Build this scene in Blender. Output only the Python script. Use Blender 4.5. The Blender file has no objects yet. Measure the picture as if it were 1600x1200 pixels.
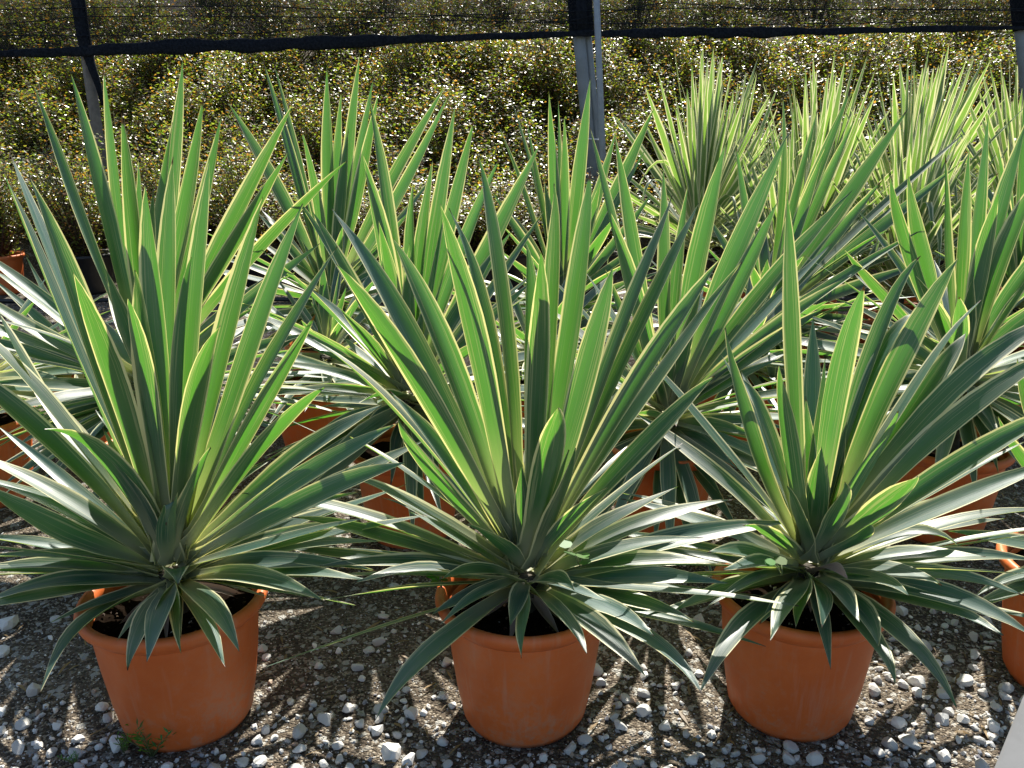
import bpy, bmesh, math, random
from mathutils import Vector, Matrix, Euler, noise

random.seed(7)
S = bpy.context.scene
COL = S.collection
R = math.radians

# ------------------------------------------------------------------ camera
FPX, PITCH, CAMH = 1300.0, 17.0, 1.2
cam_d = bpy.data.cameras.new('camera'); cam = bpy.data.objects.new('camera', cam_d); COL.objects.link(cam)
cam_d.sensor_fit = 'HORIZONTAL'; cam_d.sensor_width = 36; cam_d.lens = 36 * FPX / 1600
cam_d.clip_start = 0.05; cam_d.clip_end = 2000
cam.location = (0, 0, CAMH); cam.rotation_euler = (R(90 - PITCH), 0, 0)
S.camera = cam
CAM = Vector((0, 0, CAMH))
cp, sp = math.cos(R(PITCH)), math.sin(R(PITCH))
FWD, UPV, RGT = Vector((0, cp, -sp)), Vector((0, sp, cp)), Vector((1, 0, 0))

def at(px, py, Y):
    """world point on the vertical plane y = Y seen at photo pixel (px, py)"""
    d = FWD * FPX + RGT * (px - 800) + UPV * (600 - py)
    return CAM + d * (Y / d.y)

# ------------------------------------------------------------------ world, sun, exposure
SUN_EL, SUN_AZ = 49.0, 11.0          # sun behind the plants, a little to the right
w = bpy.data.worlds.new('World'); S.world = w; w.use_nodes = True
nt = w.node_tree
bg = nt.nodes['Background']; sky = nt.nodes.new('ShaderNodeTexSky')
sky.sky_type = 'NISHITA'; sky.sun_disc = False
sky.sun_elevation = R(SUN_EL); sky.sun_rotation = R(SUN_AZ)
sky.air_density = 1.0; sky.dust_density = 1.0; sky.ozone_density = 1.0
nt.links.new(sky.outputs[0], bg.inputs[0]); bg.inputs[1].default_value = 0.074
sl = bpy.data.lights.new('sun', 'SUN'); sl.energy = 5.0; sl.angle = R(0.55); sl.color = (1.0, 0.95, 0.86)
so = bpy.data.objects.new('sun', sl); COL.objects.link(so)
SDIR = Vector((math.cos(R(SUN_EL)) * math.sin(R(SUN_AZ)), math.cos(R(SUN_EL)) * math.cos(R(SUN_AZ)), math.sin(R(SUN_EL))))
so.rotation_euler = SDIR.to_track_quat('Z', 'Y').to_euler(); so.location = (2, 6, 9)
S.view_settings.view_transform = 'Standard'; S.view_settings.look = 'None'
S.view_settings.gamma = 1; S.view_settings.use_curve_mapping = False
S.view_settings.exposure = 1.17
S.render.resolution_x = 1024; S.render.resolution_y = 768
S.render.engine = 'CYCLES'
S.cycles.max_bounces = 7; S.cycles.diffuse_bounces = 3; S.cycles.glossy_bounces = 2; S.cycles.transmission_bounces = 3; S.cycles.transparent_max_bounces = 6

# ------------------------------------------------------------------ material helpers
def mat(name):
    m = bpy.data.materials.new(name); m.use_nodes = True
    n = m.node_tree; n.nodes.clear()
    return m, n.nodes, n.links
def N(nodes, t, **kw):
    n = nodes.new(t)
    for k, v in kw.items(): setattr(n, k, v)
    return n
def math_n(nodes, links, op, a, b=None, c=None, clamp=False):
    n = nodes.new('ShaderNodeMath'); n.operation = op; n.use_clamp = clamp
    for i, v in enumerate((a, b, c)):
        if v is None: continue
        if isinstance(v, (int, float)): n.inputs[i].default_value = v
        else: links.new(v, n.inputs[i])
    return n.outputs[0]
def mixc(nodes, links, f, a, b):
    n = nodes.new('ShaderNodeMix'); n.data_type = 'RGBA'
    for idx, v in ((0, f), (6, a), (7, b)):
        if isinstance(v, (int, float)): n.inputs[idx].default_value = v
        elif isinstance(v, tuple): n.inputs[idx].default_value = (*v, 1)
        else: links.new(v, n.inputs[idx])
    return n.outputs[2]
def maprange(nodes, links, v, a, b, c=0.0, d=1.0):
    n = nodes.new('ShaderNodeMapRange'); n.interpolation_type = 'SMOOTHSTEP'
    links.new(v, n.inputs[0])
    for i, x in enumerate((a, b, c, d)):
        if isinstance(x, (int, float)): n.inputs[i + 1].default_value = x
        else: links.new(x, n.inputs[i + 1])
    return n.outputs[0]
def noise_n(nodes, links, vec, scale, detail=3, rough=0.55):
    n = nodes.new('ShaderNodeTexNoise'); n.inputs['Scale'].default_value = scale
    n.inputs['Detail'].default_value = detail; n.inputs['Roughness'].default_value = rough
    if vec is not None: links.new(vec, n.inputs['Vector'])
    return n

def leaf_material(name, green, green2, trans, margin, mtrans, medge, rough=0.36, tfac=0.42):
    m, n, l = mat(name)
    uv = N(n, 'ShaderNodeUVMap'); sep = N(n, 'ShaderNodeSeparateXYZ'); l.new(uv.outputs[0], sep.inputs[0])
    u, v = sep.outputs[0], sep.outputs[1]
    oi = N(n, 'ShaderNodeObjectInfo'); rnd = oi.outputs['Random']
    e = math_n(n, l, 'MULTIPLY', math_n(n, l, 'ABSOLUTE', math_n(n, l, 'SUBTRACT', u, 0.5)), 2.0)
    cmb = N(n, 'ShaderNodeCombineXYZ')
    l.new(math_n(n, l, 'MULTIPLY', u, 22.0), cmb.inputs[0]); l.new(math_n(n, l, 'MULTIPLY', v, 1.6), cmb.inputs[1])
    l.new(math_n(n, l, 'MULTIPLY', rnd, 37.0), cmb.inputs[2])
    streak = noise_n(n, l, cmb.outputs[0], 1.0, 3).outputs[0]
    cmb2 = N(n, 'ShaderNodeCombineXYZ')
    l.new(math_n(n, l, 'MULTIPLY', u, 4.0), cmb2.inputs[0]); l.new(math_n(n, l, 'MULTIPLY', v, 5.0), cmb2.inputs[1])
    l.new(math_n(n, l, 'MULTIPLY', rnd, 91.0), cmb2.inputs[2])
    blot = noise_n(n, l, cmb2.outputs[0], 1.0, 2).outputs[0]
    edge = math_n(n, l, 'ADD', medge, math_n(n, l, 'MULTIPLY', math_n(n, l, 'SUBTRACT', blot, 0.5), 0.14))
    edge = math_n(n, l, 'ADD', edge, math_n(n, l, 'MULTIPLY', math_n(n, l, 'SUBTRACT', rnd, 0.5), 0.08))
    side = math_n(n, l, 'SIGN', math_n(n, l, 'SUBTRACT', u, 0.5))
    r2 = math_n(n, l, 'SUBTRACT', math_n(n, l, 'FRACT', math_n(n, l, 'MULTIPLY', rnd, 13.7)), 0.5)
    edge = math_n(n, l, 'ADD', edge, math_n(n, l, 'MULTIPLY', math_n(n, l, 'MULTIPLY', side, r2), 0.16))
    mm = maprange(n, l, e, edge, math_n(n, l, 'ADD', edge, 0.05))
    # cream streaks just inside the margin and towards the base
    base = maprange(n, l, v, 0.04, 0.38, 0.5, 0.0)
    st2 = maprange(n, l, math_n(n, l, 'ADD', streak, math_n(n, l, 'MULTIPLY', e, 0.18)), 0.60, 0.72)
    mm2 = math_n(n, l, 'MAXIMUM', math_n(n, l, 'MAXIMUM', mm, base), math_n(n, l, 'MULTIPLY', st2, 0.26))
    g = mixc(n, l, maprange(n, l, streak, 0.3, 0.7), green, green2)
    hsv = N(n, 'ShaderNodeHueSaturation'); l.new(g, hsv.inputs['Color'])
    l.new(maprange(n, l, rnd, 0, 1, 0.72, 1.3), hsv.inputs['Value'])
    l.new(maprange(n, l, math_n(n, l, 'FRACT', math_n(n, l, 'MULTIPLY', rnd, 7.3)), 0, 1, 0.475, 0.545), hsv.inputs['Hue'])
    dif = mixc(n, l, mm2, hsv.outputs[0], margin)
    # brown horny tip, and a few small brown nicks
    tipstart = maprange(n, l, math_n(n, l, 'FRACT', math_n(n, l, 'MULTIPLY', rnd, 5.1)), 0.6, 1.0, 0.982, 0.945)
    tip = maprange(n, l, v, tipstart, math_n(n, l, 'ADD', tipstart, 0.02))
    dif = mixc(n, l, tip, dif, (0.09, 0.05, 0.02))
    tc = N(n, 'ShaderNodeTexCoord')
    nick = maprange(n, l, noise_n(n, l, tc.outputs['Object'], 38, 2).outputs[0], 0.74, 0.78)
    dif = mixc(n, l, math_n(n, l, 'MULTIPLY', nick, 0.6), dif, (0.16, 0.11, 0.05))
    tr = mixc(n, l, mm2, mixc(n, l, maprange(n, l, streak, 0.3, 0.7), trans, tuple(c * 0.72 for c in trans)), mtrans)
    tr = mixc(n, l, tip, tr, (0.05, 0.02, 0.0))
    p = N(n, 'ShaderNodeBsdfPrincipled'); l.new(dif, p.inputs['Base Color'])
    l.new(maprange(n, l, blot, 0.25, 0.75, rough - 0.07, rough + 0.1), p.inputs['Roughness'])
    p.inputs['Specular IOR Level'].default_value = 1.0
    p.inputs['Coat Weight'].default_value = 0.4; p.inputs['Coat Roughness'].default_value = 0.56; p.inputs['Coat IOR'].default_value = 1.55
    bmp = N(n, 'ShaderNodeBump'); bmp.inputs['Strength'].default_value = 0.25; bmp.inputs['Distance'].default_value = 0.002
    l.new(streak, bmp.inputs['Height']); l.new(bmp.outputs[0], p.inputs['Normal'])
    t = N(n, 'ShaderNodeBsdfTranslucent'); l.new(tr, t.inputs[0])
    mx = N(n, 'ShaderNodeMixShader'); mx.inputs[0].default_value = tfac
    l.new(p.outputs[0], mx.inputs[1]); l.new(t.outputs[0], mx.inputs[2])
    o = N(n, 'ShaderNodeOutputMaterial'); l.new(mx.outputs[0], o.inputs[0])
    return m

LEAF = leaf_material('yucca_leaf', (0.026, 0.076, 0.060), (0.048, 0.115, 0.088), (0.11, 0.335, 0.026),
                     (0.78, 0.74, 0.44), (0.78, 0.72, 0.24), 0.842, rough=0.42)
STRIPED = leaf_material('striped_yucca_leaf', (0.05, 0.11, 0.06), (0.08, 0.16, 0.08), (0.25, 0.45, 0.05),
                        (0.80, 0.78, 0.55), (0.66, 0.64, 0.30), 0.62, rough=0.40)
DRYLEAF = leaf_material('dried_leaf', (0.28, 0.17, 0.14), (0.36, 0.24, 0.20), (0.3, 0.16, 0.1),
                        (0.42, 0.34, 0.26), (0.4, 0.3, 0.2), 0.9, rough=0.6, tfac=0.2)

def simple(name, col, rough=0.6, metal=0.0, col2=None, scale=20, bump=0.0, spec=0.5):
    m, n, l = mat(name)
    p = N(n, 'ShaderNodeBsdfPrincipled'); p.inputs['Roughness'].default_value = rough; p.inputs['Metallic'].default_value = metal
    p.inputs['Specular IOR Level'].default_value = spec
    tc = N(n, 'ShaderNodeTexCoord')
    nn = noise_n(n, l, tc.outputs['Object'], scale, 5, 0.62)
    l.new(mixc(n, l, maprange(n, l, nn.outputs[0], 0.32, 0.68), col, col2 or tuple(c * 0.8 for c in col)), p.inputs['Base Color'])
    if bump:
        b = N(n, 'ShaderNodeBump'); b.inputs['Strength'].default_value = bump; b.inputs['Distance'].default_value = 0.004
        l.new(nn.outputs[0], b.inputs['Height']); l.new(b.outputs[0], p.inputs['Normal'])
    o = N(n, 'ShaderNodeOutputMaterial'); l.new(p.outputs[0], o.inputs[0])
    return m

def pot_material():
    m, n, l = mat('terracotta_plastic')
    tc = N(n, 'ShaderNodeTexCoord'); oi = N(n, 'ShaderNodeObjectInfo')
    off = N(n, 'ShaderNodeVectorMath', operation='ADD'); l.new(tc.outputs['Object'], off.inputs[0]); l.new(oi.outputs['Random'], off.inputs[1])
    big = noise_n(n, l, off.outputs[0], 7, 4).outputs[0]
    fine = noise_n(n, l, off.outputs[0], 60, 6, 0.7).outputs[0]
    c = mixc(n, l, maprange(n, l, big, 0.3, 0.7), (0.58, 0.122, 0.026), (0.66, 0.160, 0.038))
    sep = N(n, 'ShaderNodeSeparateXYZ'); l.new(tc.outputs['Object'], sep.inputs[0])
    # splashed dust climbing the foot of the pot, faint scuffs above
    low = maprange(n, l, sep.outputs[2], 0.02, 0.18, 1.0, 0.28)
    dust = math_n(n, l, 'MULTIPLY', maprange(n, l, math_n(n, l, 'ADD', math_n(n, l, 'MULTIPLY', fine, 0.6), math_n(n, l, 'MULTIPLY', big, 0.4)), 0.46, 0.66), low)
    c = mixc(n, l, math_n(n, l, 'MULTIPLY', dust, 0.6), c, (0.40, 0.27, 0.19))
    # dried water runs down the wall
    ang = math_n(n, l, 'ARCTAN2', sep.outputs[1], sep.outputs[0])
    rc = N(n, 'ShaderNodeCombineXYZ'); l.new(math_n(n, l, 'MULTIPLY', ang, 9.0), rc.inputs[0]); l.new(math_n(n, l, 'MULTIPLY', sep.outputs[2], 5.0), rc.inputs[1])
    l.new(math_n(n, l, 'MULTIPLY', oi.outputs['Random'], 30.0), rc.inputs[2])
    runs = maprange(n, l, noise_n(n, l, rc.outputs[0], 1.0, 4, 0.6).outputs[0], 0.52, 0.74)
    c = mixc(n, l, math_n(n, l, 'MULTIPLY', runs, 0.22), c, (0.50, 0.33, 0.24))
    p = N(n, 'ShaderNodeBsdfPrincipled'); l.new(c, p.inputs['Base Color'])
    p.inputs['Roughness'].default_value = 0.48; p.inputs['Specular IOR Level'].default_value = 0.4
    b = N(n, 'ShaderNodeBump'); b.inputs['Strength'].default_value = 0.12; b.inputs['Distance'].default_value = 0.003
    l.new(fine, b.inputs['Height']); l.new(b.outputs[0], p.inputs['Normal'])
    o = N(n, 'ShaderNodeOutputMaterial'); l.new(p.outputs[0], o.inputs[0])
    return m
POT = pot_material()
SOIL = simple('potting_soil', (0.006, 0.004, 0.003), 0.95, col2=(0.014, 0.010, 0.007), scale=70, bump=1.0, spec=0.0)
STEM = simple('yucca_stem', (0.07, 0.055, 0.035), 0.9, col2=(0.03, 0.024, 0.016), scale=40, bump=0.6)
GALV = simple('galvanised_steel', (0.20, 0.235, 0.27), 0.55, metal=0.2, col2=(0.16, 0.185, 0.21), scale=9)
GREYPVC = simple('grey_plastic', (0.19, 0.192, 0.19), 0.6, col2=(0.15, 0.152, 0.15), scale=14)
OLDWOOD = simple('weathered_post', (0.20, 0.18, 0.16), 0.8, col2=(0.13, 0.12, 0.11), scale=18, bump=0.4)
BLACKPL = simple('black_plastic', (0.012, 0.013, 0.015), 0.42, col2=(0.02, 0.021, 0.024), scale=25)
NETBLACK = simple('black_netting_hem', (0.006, 0.008, 0.012), 1.0, col2=(0.016, 0.020, 0.028), scale=60, bump=1.0, spec=0.1)
TIE = simple('white_tie', (0.7, 0.72, 0.74), 0.5)
BARK = simple('shrub_stem', (0.09, 0.055, 0.035), 0.8, col2=(0.05, 0.032, 0.022), scale=30)

def attr_foliage(name, rough, tfac, spec=0.5, tmul=(1.7, 2.0, 0.6)):
    m, n, l = mat(name)
    a = N(n, 'ShaderNodeAttribute', attribute_name='tint')
    p = N(n, 'ShaderNodeBsdfPrincipled'); l.new(a.outputs['Color'], p.inputs['Base Color'])
    p.inputs['Roughness'].default_value = rough; p.inputs['Specular IOR Level'].default_value = spec
    t = N(n, 'ShaderNodeBsdfTranslucent')
    vm = N(n, 'ShaderNodeVectorMath', operation='MULTIPLY'); l.new(a.outputs['Color'], vm.inputs[0]); vm.inputs[1].default_value = tmul
    l.new(vm.outputs[0], t.inputs[0])
    mx = N(n, 'ShaderNodeMixShader'); mx.inputs[0].default_value = tfac
    l.new(p.outputs[0], mx.inputs[1]); l.new(t.outputs[0], mx.inputs[2])
    o = N(n, 'ShaderNodeOutputMaterial'); l.new(mx.outputs[0], o.inputs[0])
    return m
FOLIAGE = attr_foliage('glossy_shrub_leaf', 0.32, 0.5, 1.0, (2.0, 2.1, 0.65))
WEED = attr_foliage('weed_leaf', 0.5, 0.4, 0.4)

def stone_material():
    m, n, l = mat('limestone_gravel')
    a = N(n, 'ShaderNodeAttribute', attribute_name='tint'); tc = N(n, 'ShaderNodeTexCoord')
    nn = noise_n(n, l, tc.outputs['Object'], 55, 5, 0.65)
    hsv = N(n, 'ShaderNodeHueSaturation'); l.new(a.outputs['Color'], hsv.inputs['Color'])
    l.new(maprange(n, l, nn.outputs[0], 0.3, 0.7, 0.78, 1.08), hsv.inputs['Value'])
    p = N(n, 'ShaderNodeBsdfPrincipled'); l.new(hsv.outputs[0], p.inputs['Base Color'])
    p.inputs['Roughness'].default_value = 0.75; p.inputs['Specular IOR Level'].default_value = 0.3
    b = N(n, 'ShaderNodeBump'); b.inputs['Strength'].default_value = 0.35; b.inputs['Distance'].default_value = 0.004
    l.new(nn.outputs[0], b.inputs['Height']); l.new(b.outputs[0], p.inputs['Normal'])
    o = N(n, 'ShaderNodeOutputMaterial'); l.new(p.outputs[0], o.inputs[0])
    return m
STONE = stone_material()

def ground_material():
    m, n, l = mat('gritty_earth')
    tc = N(n, 'ShaderNodeTexCoord')
    v = N(n, 'ShaderNodeTexVoronoi'); v.inputs['Scale'].default_value = 190; l.new(tc.outputs['Object'], v.inputs['Vector'])
    v2 = N(n, 'ShaderNodeTexVoronoi'); v2.inputs['Scale'].default_value = 75; l.new(tc.outputs['Object'], v2.inputs['Vector'])
    big = noise_n(n, l, tc.outputs['Object'], 3.0, 5).outputs[0]
    sp = N(n, 'ShaderNodeSeparateColor'); l.new(v.outputs['Color'], sp.inputs[0])
    sp2 = N(n, 'ShaderNodeSeparateColor'); l.new(v2.outputs['Color'], sp2.inputs[0])
    earth = mixc(n, l, maprange(n, l, big, 0.3, 0.7), (0.060, 0.047, 0.035), (0.130, 0.104, 0.076))
    c = mixc(n, l, maprange(n, l, sp.outputs[0], 0.55, 0.95), earth, (0.29, 0.25, 0.195))
    c = mixc(n, l, maprange(n, l, sp.outputs[1], 0.80, 0.95), c, (0.04, 0.032, 0.026))
    c = mixc(n, l, maprange(n, l, sp2.outputs[0], 0.86, 0.92), c, (0.34, 0.33, 0.30))
    p = N(n, 'ShaderNodeBsdfPrincipled'); l.new(c, p.inputs['Base Color'])
    p.inputs['Roughness'].default_value = 0.95; p.inputs['Specular IOR Level'].default_value = 0.15
    h = math_n(n, l, 'ADD', math_n(n, l, 'MULTIPLY', v.outputs['Distance'], -1.0), math_n(n, l, 'MULTIPLY', v2.outputs['Distance'], -1.2))
    b = N(n, 'ShaderNodeBump'); b.inputs['Strength'].default_value = 1.0; b.inputs['Distance'].default_value = 0.006
    l.new(h, b.inputs['Height']); l.new(b.outputs[0], p.inputs['Normal'])
    o = N(n, 'ShaderNodeOutputMaterial'); l.new(p.outputs[0], o.inputs[0])
    return m
GROUND = ground_material()

def net_material():
    m, n, l = mat('shade_netting')
    tc = N(n, 'ShaderNodeTexCoord')
    mp = N(n, 'ShaderNodeMapping'); mp.inputs['Scale'].default_value = (1.2, 1.0, 9.0); l.new(tc.outputs['Object'], mp.inputs[0])
    fold = noise_n(n, l, mp.outputs[0], 2.2, 4).outputs[0]
    mp2 = N(n, 'ShaderNodeMapping'); mp2.inputs['Scale'].default_value = (160, 1.0, 160); l.new(tc.outputs['Object'], mp2.inputs[0])
    thr = N(n, 'ShaderNodeTexVoronoi'); thr.inputs['Scale'].default_value = 1.0; thr.inputs['Randomness'].default_value = 0.35
    l.new(mp2.outputs[0], thr.inputs['Vector'])
    fac = math_n(n, l, 'ADD', maprange(n, l, fold, 0.35, 0.7, 0.60, 0.80), maprange(n, l, thr.outputs['Distance'], 0.2, 0.6, -0.12, 0.16), clamp=True)
    d = N(n, 'ShaderNodeBsdfDiffuse'); d.inputs[0].default_value = (0.012, 0.014, 0.018, 1)
    t = N(n, 'ShaderNodeBsdfTransparent'); mx = N(n, 'ShaderNodeMixShader')
    l.new(fac, mx.inputs[0]); l.new(t.outputs[0], mx.inputs[1]); l.new(d.outputs[0], mx.inputs[2])
    o = N(n, 'ShaderNodeOutputMaterial'); l.new(mx.outputs[0], o.inputs[0])
    return m
NET = net_material()

# ------------------------------------------------------------------ object helpers
def link(name, me, parent=None, material=None):
    o = bpy.data.objects.new(name, me); COL.objects.link(o)
    if material is not None and me is not None and not me.materials: me.materials.append(material)
    if parent is not None: o.parent = parent
    return o
def empty(name, loc, label, cat, group=None, rz=0.0):
    o = bpy.data.objects.new(name, None); COL.objects.link(o)
    o.location = loc; o.rotation_euler = (0, 0, rz); o.empty_display_size = 0.1
    tag(o, label, cat, group); return o
def tag(o, label, cat, group=None):
    o['label'] = label; o['category'] = cat
    if group: o['group'] = group
    return o
def mesh(name, verts, faces, smooth=True):
    me = bpy.data.meshes.new(name); me.from_pydata([tuple(v) for v in verts], [], faces)
    if smooth: me.polygons.foreach_set('use_smooth', [True] * len(me.polygons))
    me.update(); return me
def lathe(name, prof, n=40, wob=0.0, seed=0):
    vs, fs = [], []
    for (r, z) in prof:
        for i in range(n):
            a = 2 * math.pi * i / n
            k = 1 + wob * math.cos(2 * a + seed) + wob * 0.5 * math.cos(3 * a + seed * 2.1)
            vs.append((r * k * math.cos(a), r * k * math.sin(a), z))
    for j in range(len(prof) - 1):
        for i in range(n):
            a, b = j * n + i, j * n + (i + 1) % n
            fs.append((a, b, b + n, a + n))
    return vs, fs
def tube(pts, rads, n=8):
    vs, fs = [], []
    pts = [Vector(p) for p in pts]
    prev = None
    for i, p in enumerate(pts):
        t = (pts[min(i + 1, len(pts) - 1)] - pts[max(i - 1, 0)]).normalized()
        ref = Vector((0, 0, 1)) if abs(t.z) < 0.9 else Vector((0, 1, 0))
        a = t.cross(ref).normalized(); b = t.cross(a)
        r = rads[i] if isinstance(rads, (list, tuple)) else rads
        for k in range(n):
            an = 2 * math.pi * k / n
            vs.append(p + (a * math.cos(an) + b * math.sin(an)) * r)
    for i in range(len(pts) - 1):
        for k in range(n):
            q, s = i * n + k, i * n + (k + 1) % n
            fs.append((q, s, s + n, q + n))
    fs.append(tuple(range(n - 1, -1, -1))); fs.append(tuple(range((len(pts) - 1) * n, len(pts) * n)))
    return vs, fs

# ------------------------------------------------------------------ ground (rises into a bank behind the nursery row)
def gz(x, y):
    z = 0.0
    if y > 7.2:
        z = (y - 7.2) * math.tan(R(31)) if y < 13 else 5.8 * math.tan(R(31)) + (y - 13) * 0.02
    if -4 < y < 9 and abs(x) < 5:
        z += 0.010 * noise.noise(Vector((x * 2.3, y * 2.3, 0))) + 0.005 * noise.noise(Vector((x * 9, y * 9, 3)))
    return z
xs = [-400, -150, -60, -25, -12, -8] + [-5 + 0.045 * i for i in range(223)] + [8, 12, 25, 60, 150, 400]
ys = [-200, -60, -20, -6, -2, 0, 0.5] + [0.8 + 0.035 * i for i in range(90)] + [4 + 0.12 * i for i in range(28)] + [7.5, 8, 9, 10, 11, 12, 13, 16, 30, 80, 200, 600]
vs = [(x, y, gz(x, y)) for y in ys for x in xs]; nx = len(xs)
fs = [(j * nx + i, j * nx + i + 1, (j + 1) * nx + i + 1, (j + 1) * nx + i) for j in range(len(ys) - 1) for i in range(nx - 1)]
ground = link('ground', mesh('ground', vs, fs), None, GROUND); ground['kind'] = 'structure'

# ------------------------------------------------------------------ yuccas
PROF_T = [0.0, 0.05, 0.14, 0.30, 0.48, 0.62, 0.75, 0.86, 0.95, 1.0]
PROF_W = [1.2, 0.74, 0.62, 0.84, 1.0, 0.94, 0.74, 0.46, 0.17, 0.0]
LAN_T = [0.0, 0.10, 0.28, 0.48, 0.68, 0.85, 1.0]
LAN_W = [0.95, 0.74, 0.95, 1.0, 0.72, 0.34, 0.0]
def prof(t, lance=False):
    if lance:
        for i in range(len(LAN_T) - 1):
            if t <= LAN_T[i + 1]:
                return LAN_W[i] + (LAN_W[i + 1] - LAN_W[i]) * (t - LAN_T[i]) / (LAN_T[i + 1] - LAN_T[i])
        return 0.0
    for i in range(len(PROF_T) - 1):
        if t <= PROF_T[i + 1]:
            f = (t - PROF_T[i]) / (PROF_T[i + 1] - PROF_T[i])
            return PROF_W[i] + (PROF_W[i + 1] - PROF_W[i]) * f
    return 0.0

def frame(P0, P1, P2, t, out, roll):
    p = P0 * (1 - t) ** 2 + P1 * 2 * t * (1 - t) + P2 * t * t
    d = ((P1 - P0) * (1 - t) + (P2 - P1) * t)
    d = d.normalized() if d.length > 1e-6 else (P2 - P0).normalized()
    s = Vector((-out.y, out.x, 0)); s = (s - d * s.dot(d)).normalized()
    s = Matrix.Rotation(roll, 3, d) @ s
    return p, d, s, s.cross(d)            # point, tangent, side, lower-face normal (flipped below)

def build_leaf(root, loc, P0, M, P2, W, roll, material, segs=12, across=4, chan=0.22, name='leaf', fold=None):
    """one blade: a tapering channelled strip along the curve P0-M-P2, in the plant's own coordinates"""
    P1 = M * 2 - (P0 + P2) * 0.5
    h = P2 - P0; out = Vector((h.x, h.y, 0))
    out = out.normalized() if out.length > 1e-4 else Vector((0, -1, 0))
    vs, fs, uvs = [], [], []
    ph = random.random() * 6.28; wav = W * random.uniform(0.02, 0.06); tw = random.uniform(-0.25, 0.25)
    n_up_sign = None; lance = P2.z < P0.z + 0.03 or h.length < 0.46; vee = random.uniform(0.25, 0.9)
    for i in range(segs + 1):
        t = i / segs; t = t ** 0.92
        p, d, s, nn = frame(P0, P1, P2, t, out, roll + tw * (t - 0.5))
        up = nn if nn.dot(Vector((0, 0, 1)) - out * 0.3) > 0 else -nn
        if n_up_sign is None: n_up_sign = 1 if up is nn else -1
        up = nn * n_up_sign
        ww = W * 0.5 * prof(t, lance)
        c = chan * (1.0 + 0.8 * (1 - t) ** 3)
        for k in range(across + 1):
            u = -1 + 2 * k / across
            q = p + s * (ww * u * (1 - 0.12 * c * u * u)) + up * (c * ww * (u * u * (1 - vee) + abs(u) * vee) + wav * math.sin(t * 9 + ph + u * 1.3) * u)
            if fold is not None and t > fold:            # blade tip folded over
                p2, d2, s2, _ = frame(P0, P1, P2, fold, out, roll)
                q = q - d2 * 2 * (q - p2).dot(d2) * 0.85 - Vector((0, 0.02, 0)) * (t - fold) * 6
            vs.append(q - loc); uvs.append((k / across, t))
    m1 = across + 1
    for i in range(segs):
        for k in range(across):
            a = i * m1 + k; fs.append((a, a + 1, a + 1 + m1, a + m1))
    me = mesh('leaf', vs, fs)
    ul = me.uv_layers.new(name='UVMap')
    flat = []
    for lp in me.loops: flat.extend(uvs[lp.vertex_index])
    ul.data.foreach_set('uv', flat)
    me.materials.append(material)
    o = bpy.data.objects.new(name, me); COL.objects.link(o); o.parent = root
    return o

def solve_roll(P0, M, P2, W, app):
    P1 = M * 2 - (P0 + P2) * 0.5
    h = P2 - P0; out = Vector((h.x, h.y, 0)); out = out.normalized() if out.length > 1e-4 else Vector((0, -1, 0))
    vd = M - CAM; depth = vd.dot(FWD); vd.normalize()
    ratio = min(app / (W * FPX / depth), 0.97)
    best = None
    for k in range(-22, 23):
        r = R(k * 4)
        _, d, s, n = frame(P0, P1, P2, 0.55, out, r)
        f = abs(n.dot(vd)) / max(0.15, math.sqrt(max(0.0, 1 - d.dot(vd) ** 2)))
        e = abs(f - ratio) + 0.0028 * abs(k * 4)
        if best is None or e < best[0]: best = (e, r)
    return best[1]

POT_PROF = [(0.0, 0.0), (0.108, 0.0), (0.122, 0.006), (0.131, 0.022), (0.143, 0.09), (0.153, 0.17), (0.160, 0.245), (0.163, 0.262),
            (0.172, 0.268), (0.180, 0.276), (0.184, 0.287), (0.181, 0.297), (0.173, 0.300), (0.165, 0.296), (0.160, 0.286), (0.156, 0.255), (0.148, 0.16)]
pot_vs, pot_fs = lathe('pot', POT_PROF, 48)
POTMESH = [mesh('pot', *lathe('pot', POT_PROF[:8] + [(0.1615, 0.268), (0.157, 0.262), (0.150, 0.17)], 48, 0.012, s)) for s in (0.3, 1.7, 2.9, 4.4)]
RIMMESH = [mesh('rim', *lathe('rim', [(0.1625, 0.258), (0.166, 0.262)] + POT_PROF[8:15] + [(0.158, 0.256), (0.1625, 0.258)], 48, 0.012, s)) for s in (0.3, 1.7, 2.9, 4.4)]
for m_ in POTMESH + RIMMESH: m_.materials.append(POT)
def soil_mesh(seed):
    vs, fs = [(0, 0, 0.262)], []
    rings, n = 9, 40
    for j in range(1, rings + 1):
        r = 0.158 * j / rings
        for i in range(n):
            a = 2 * math.pi * i / n
            vs.append((r * math.cos(a), r * math.sin(a), 0.252 + 0.012 * noise.noise(Vector((r * math.cos(a) * 30, r * math.sin(a) * 30, seed))) + 0.012 * (1 - j / rings)))
    for i in range(n): fs.append((0, 1 + i, 1 + (i + 1) % n))
    for j in range(rings - 1):
        for i in range(n):
            a, b = 1 + j * n + i, 1 + j * n + (i + 1) % n; fs.append((a, a + n, b + n, b))
    me = mesh('soil', vs, fs); me.materials.append(SOIL); return me
SOILMESH = [soil_mesh(s) for s in (1.0, 5.0, 9.0)]

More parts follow.
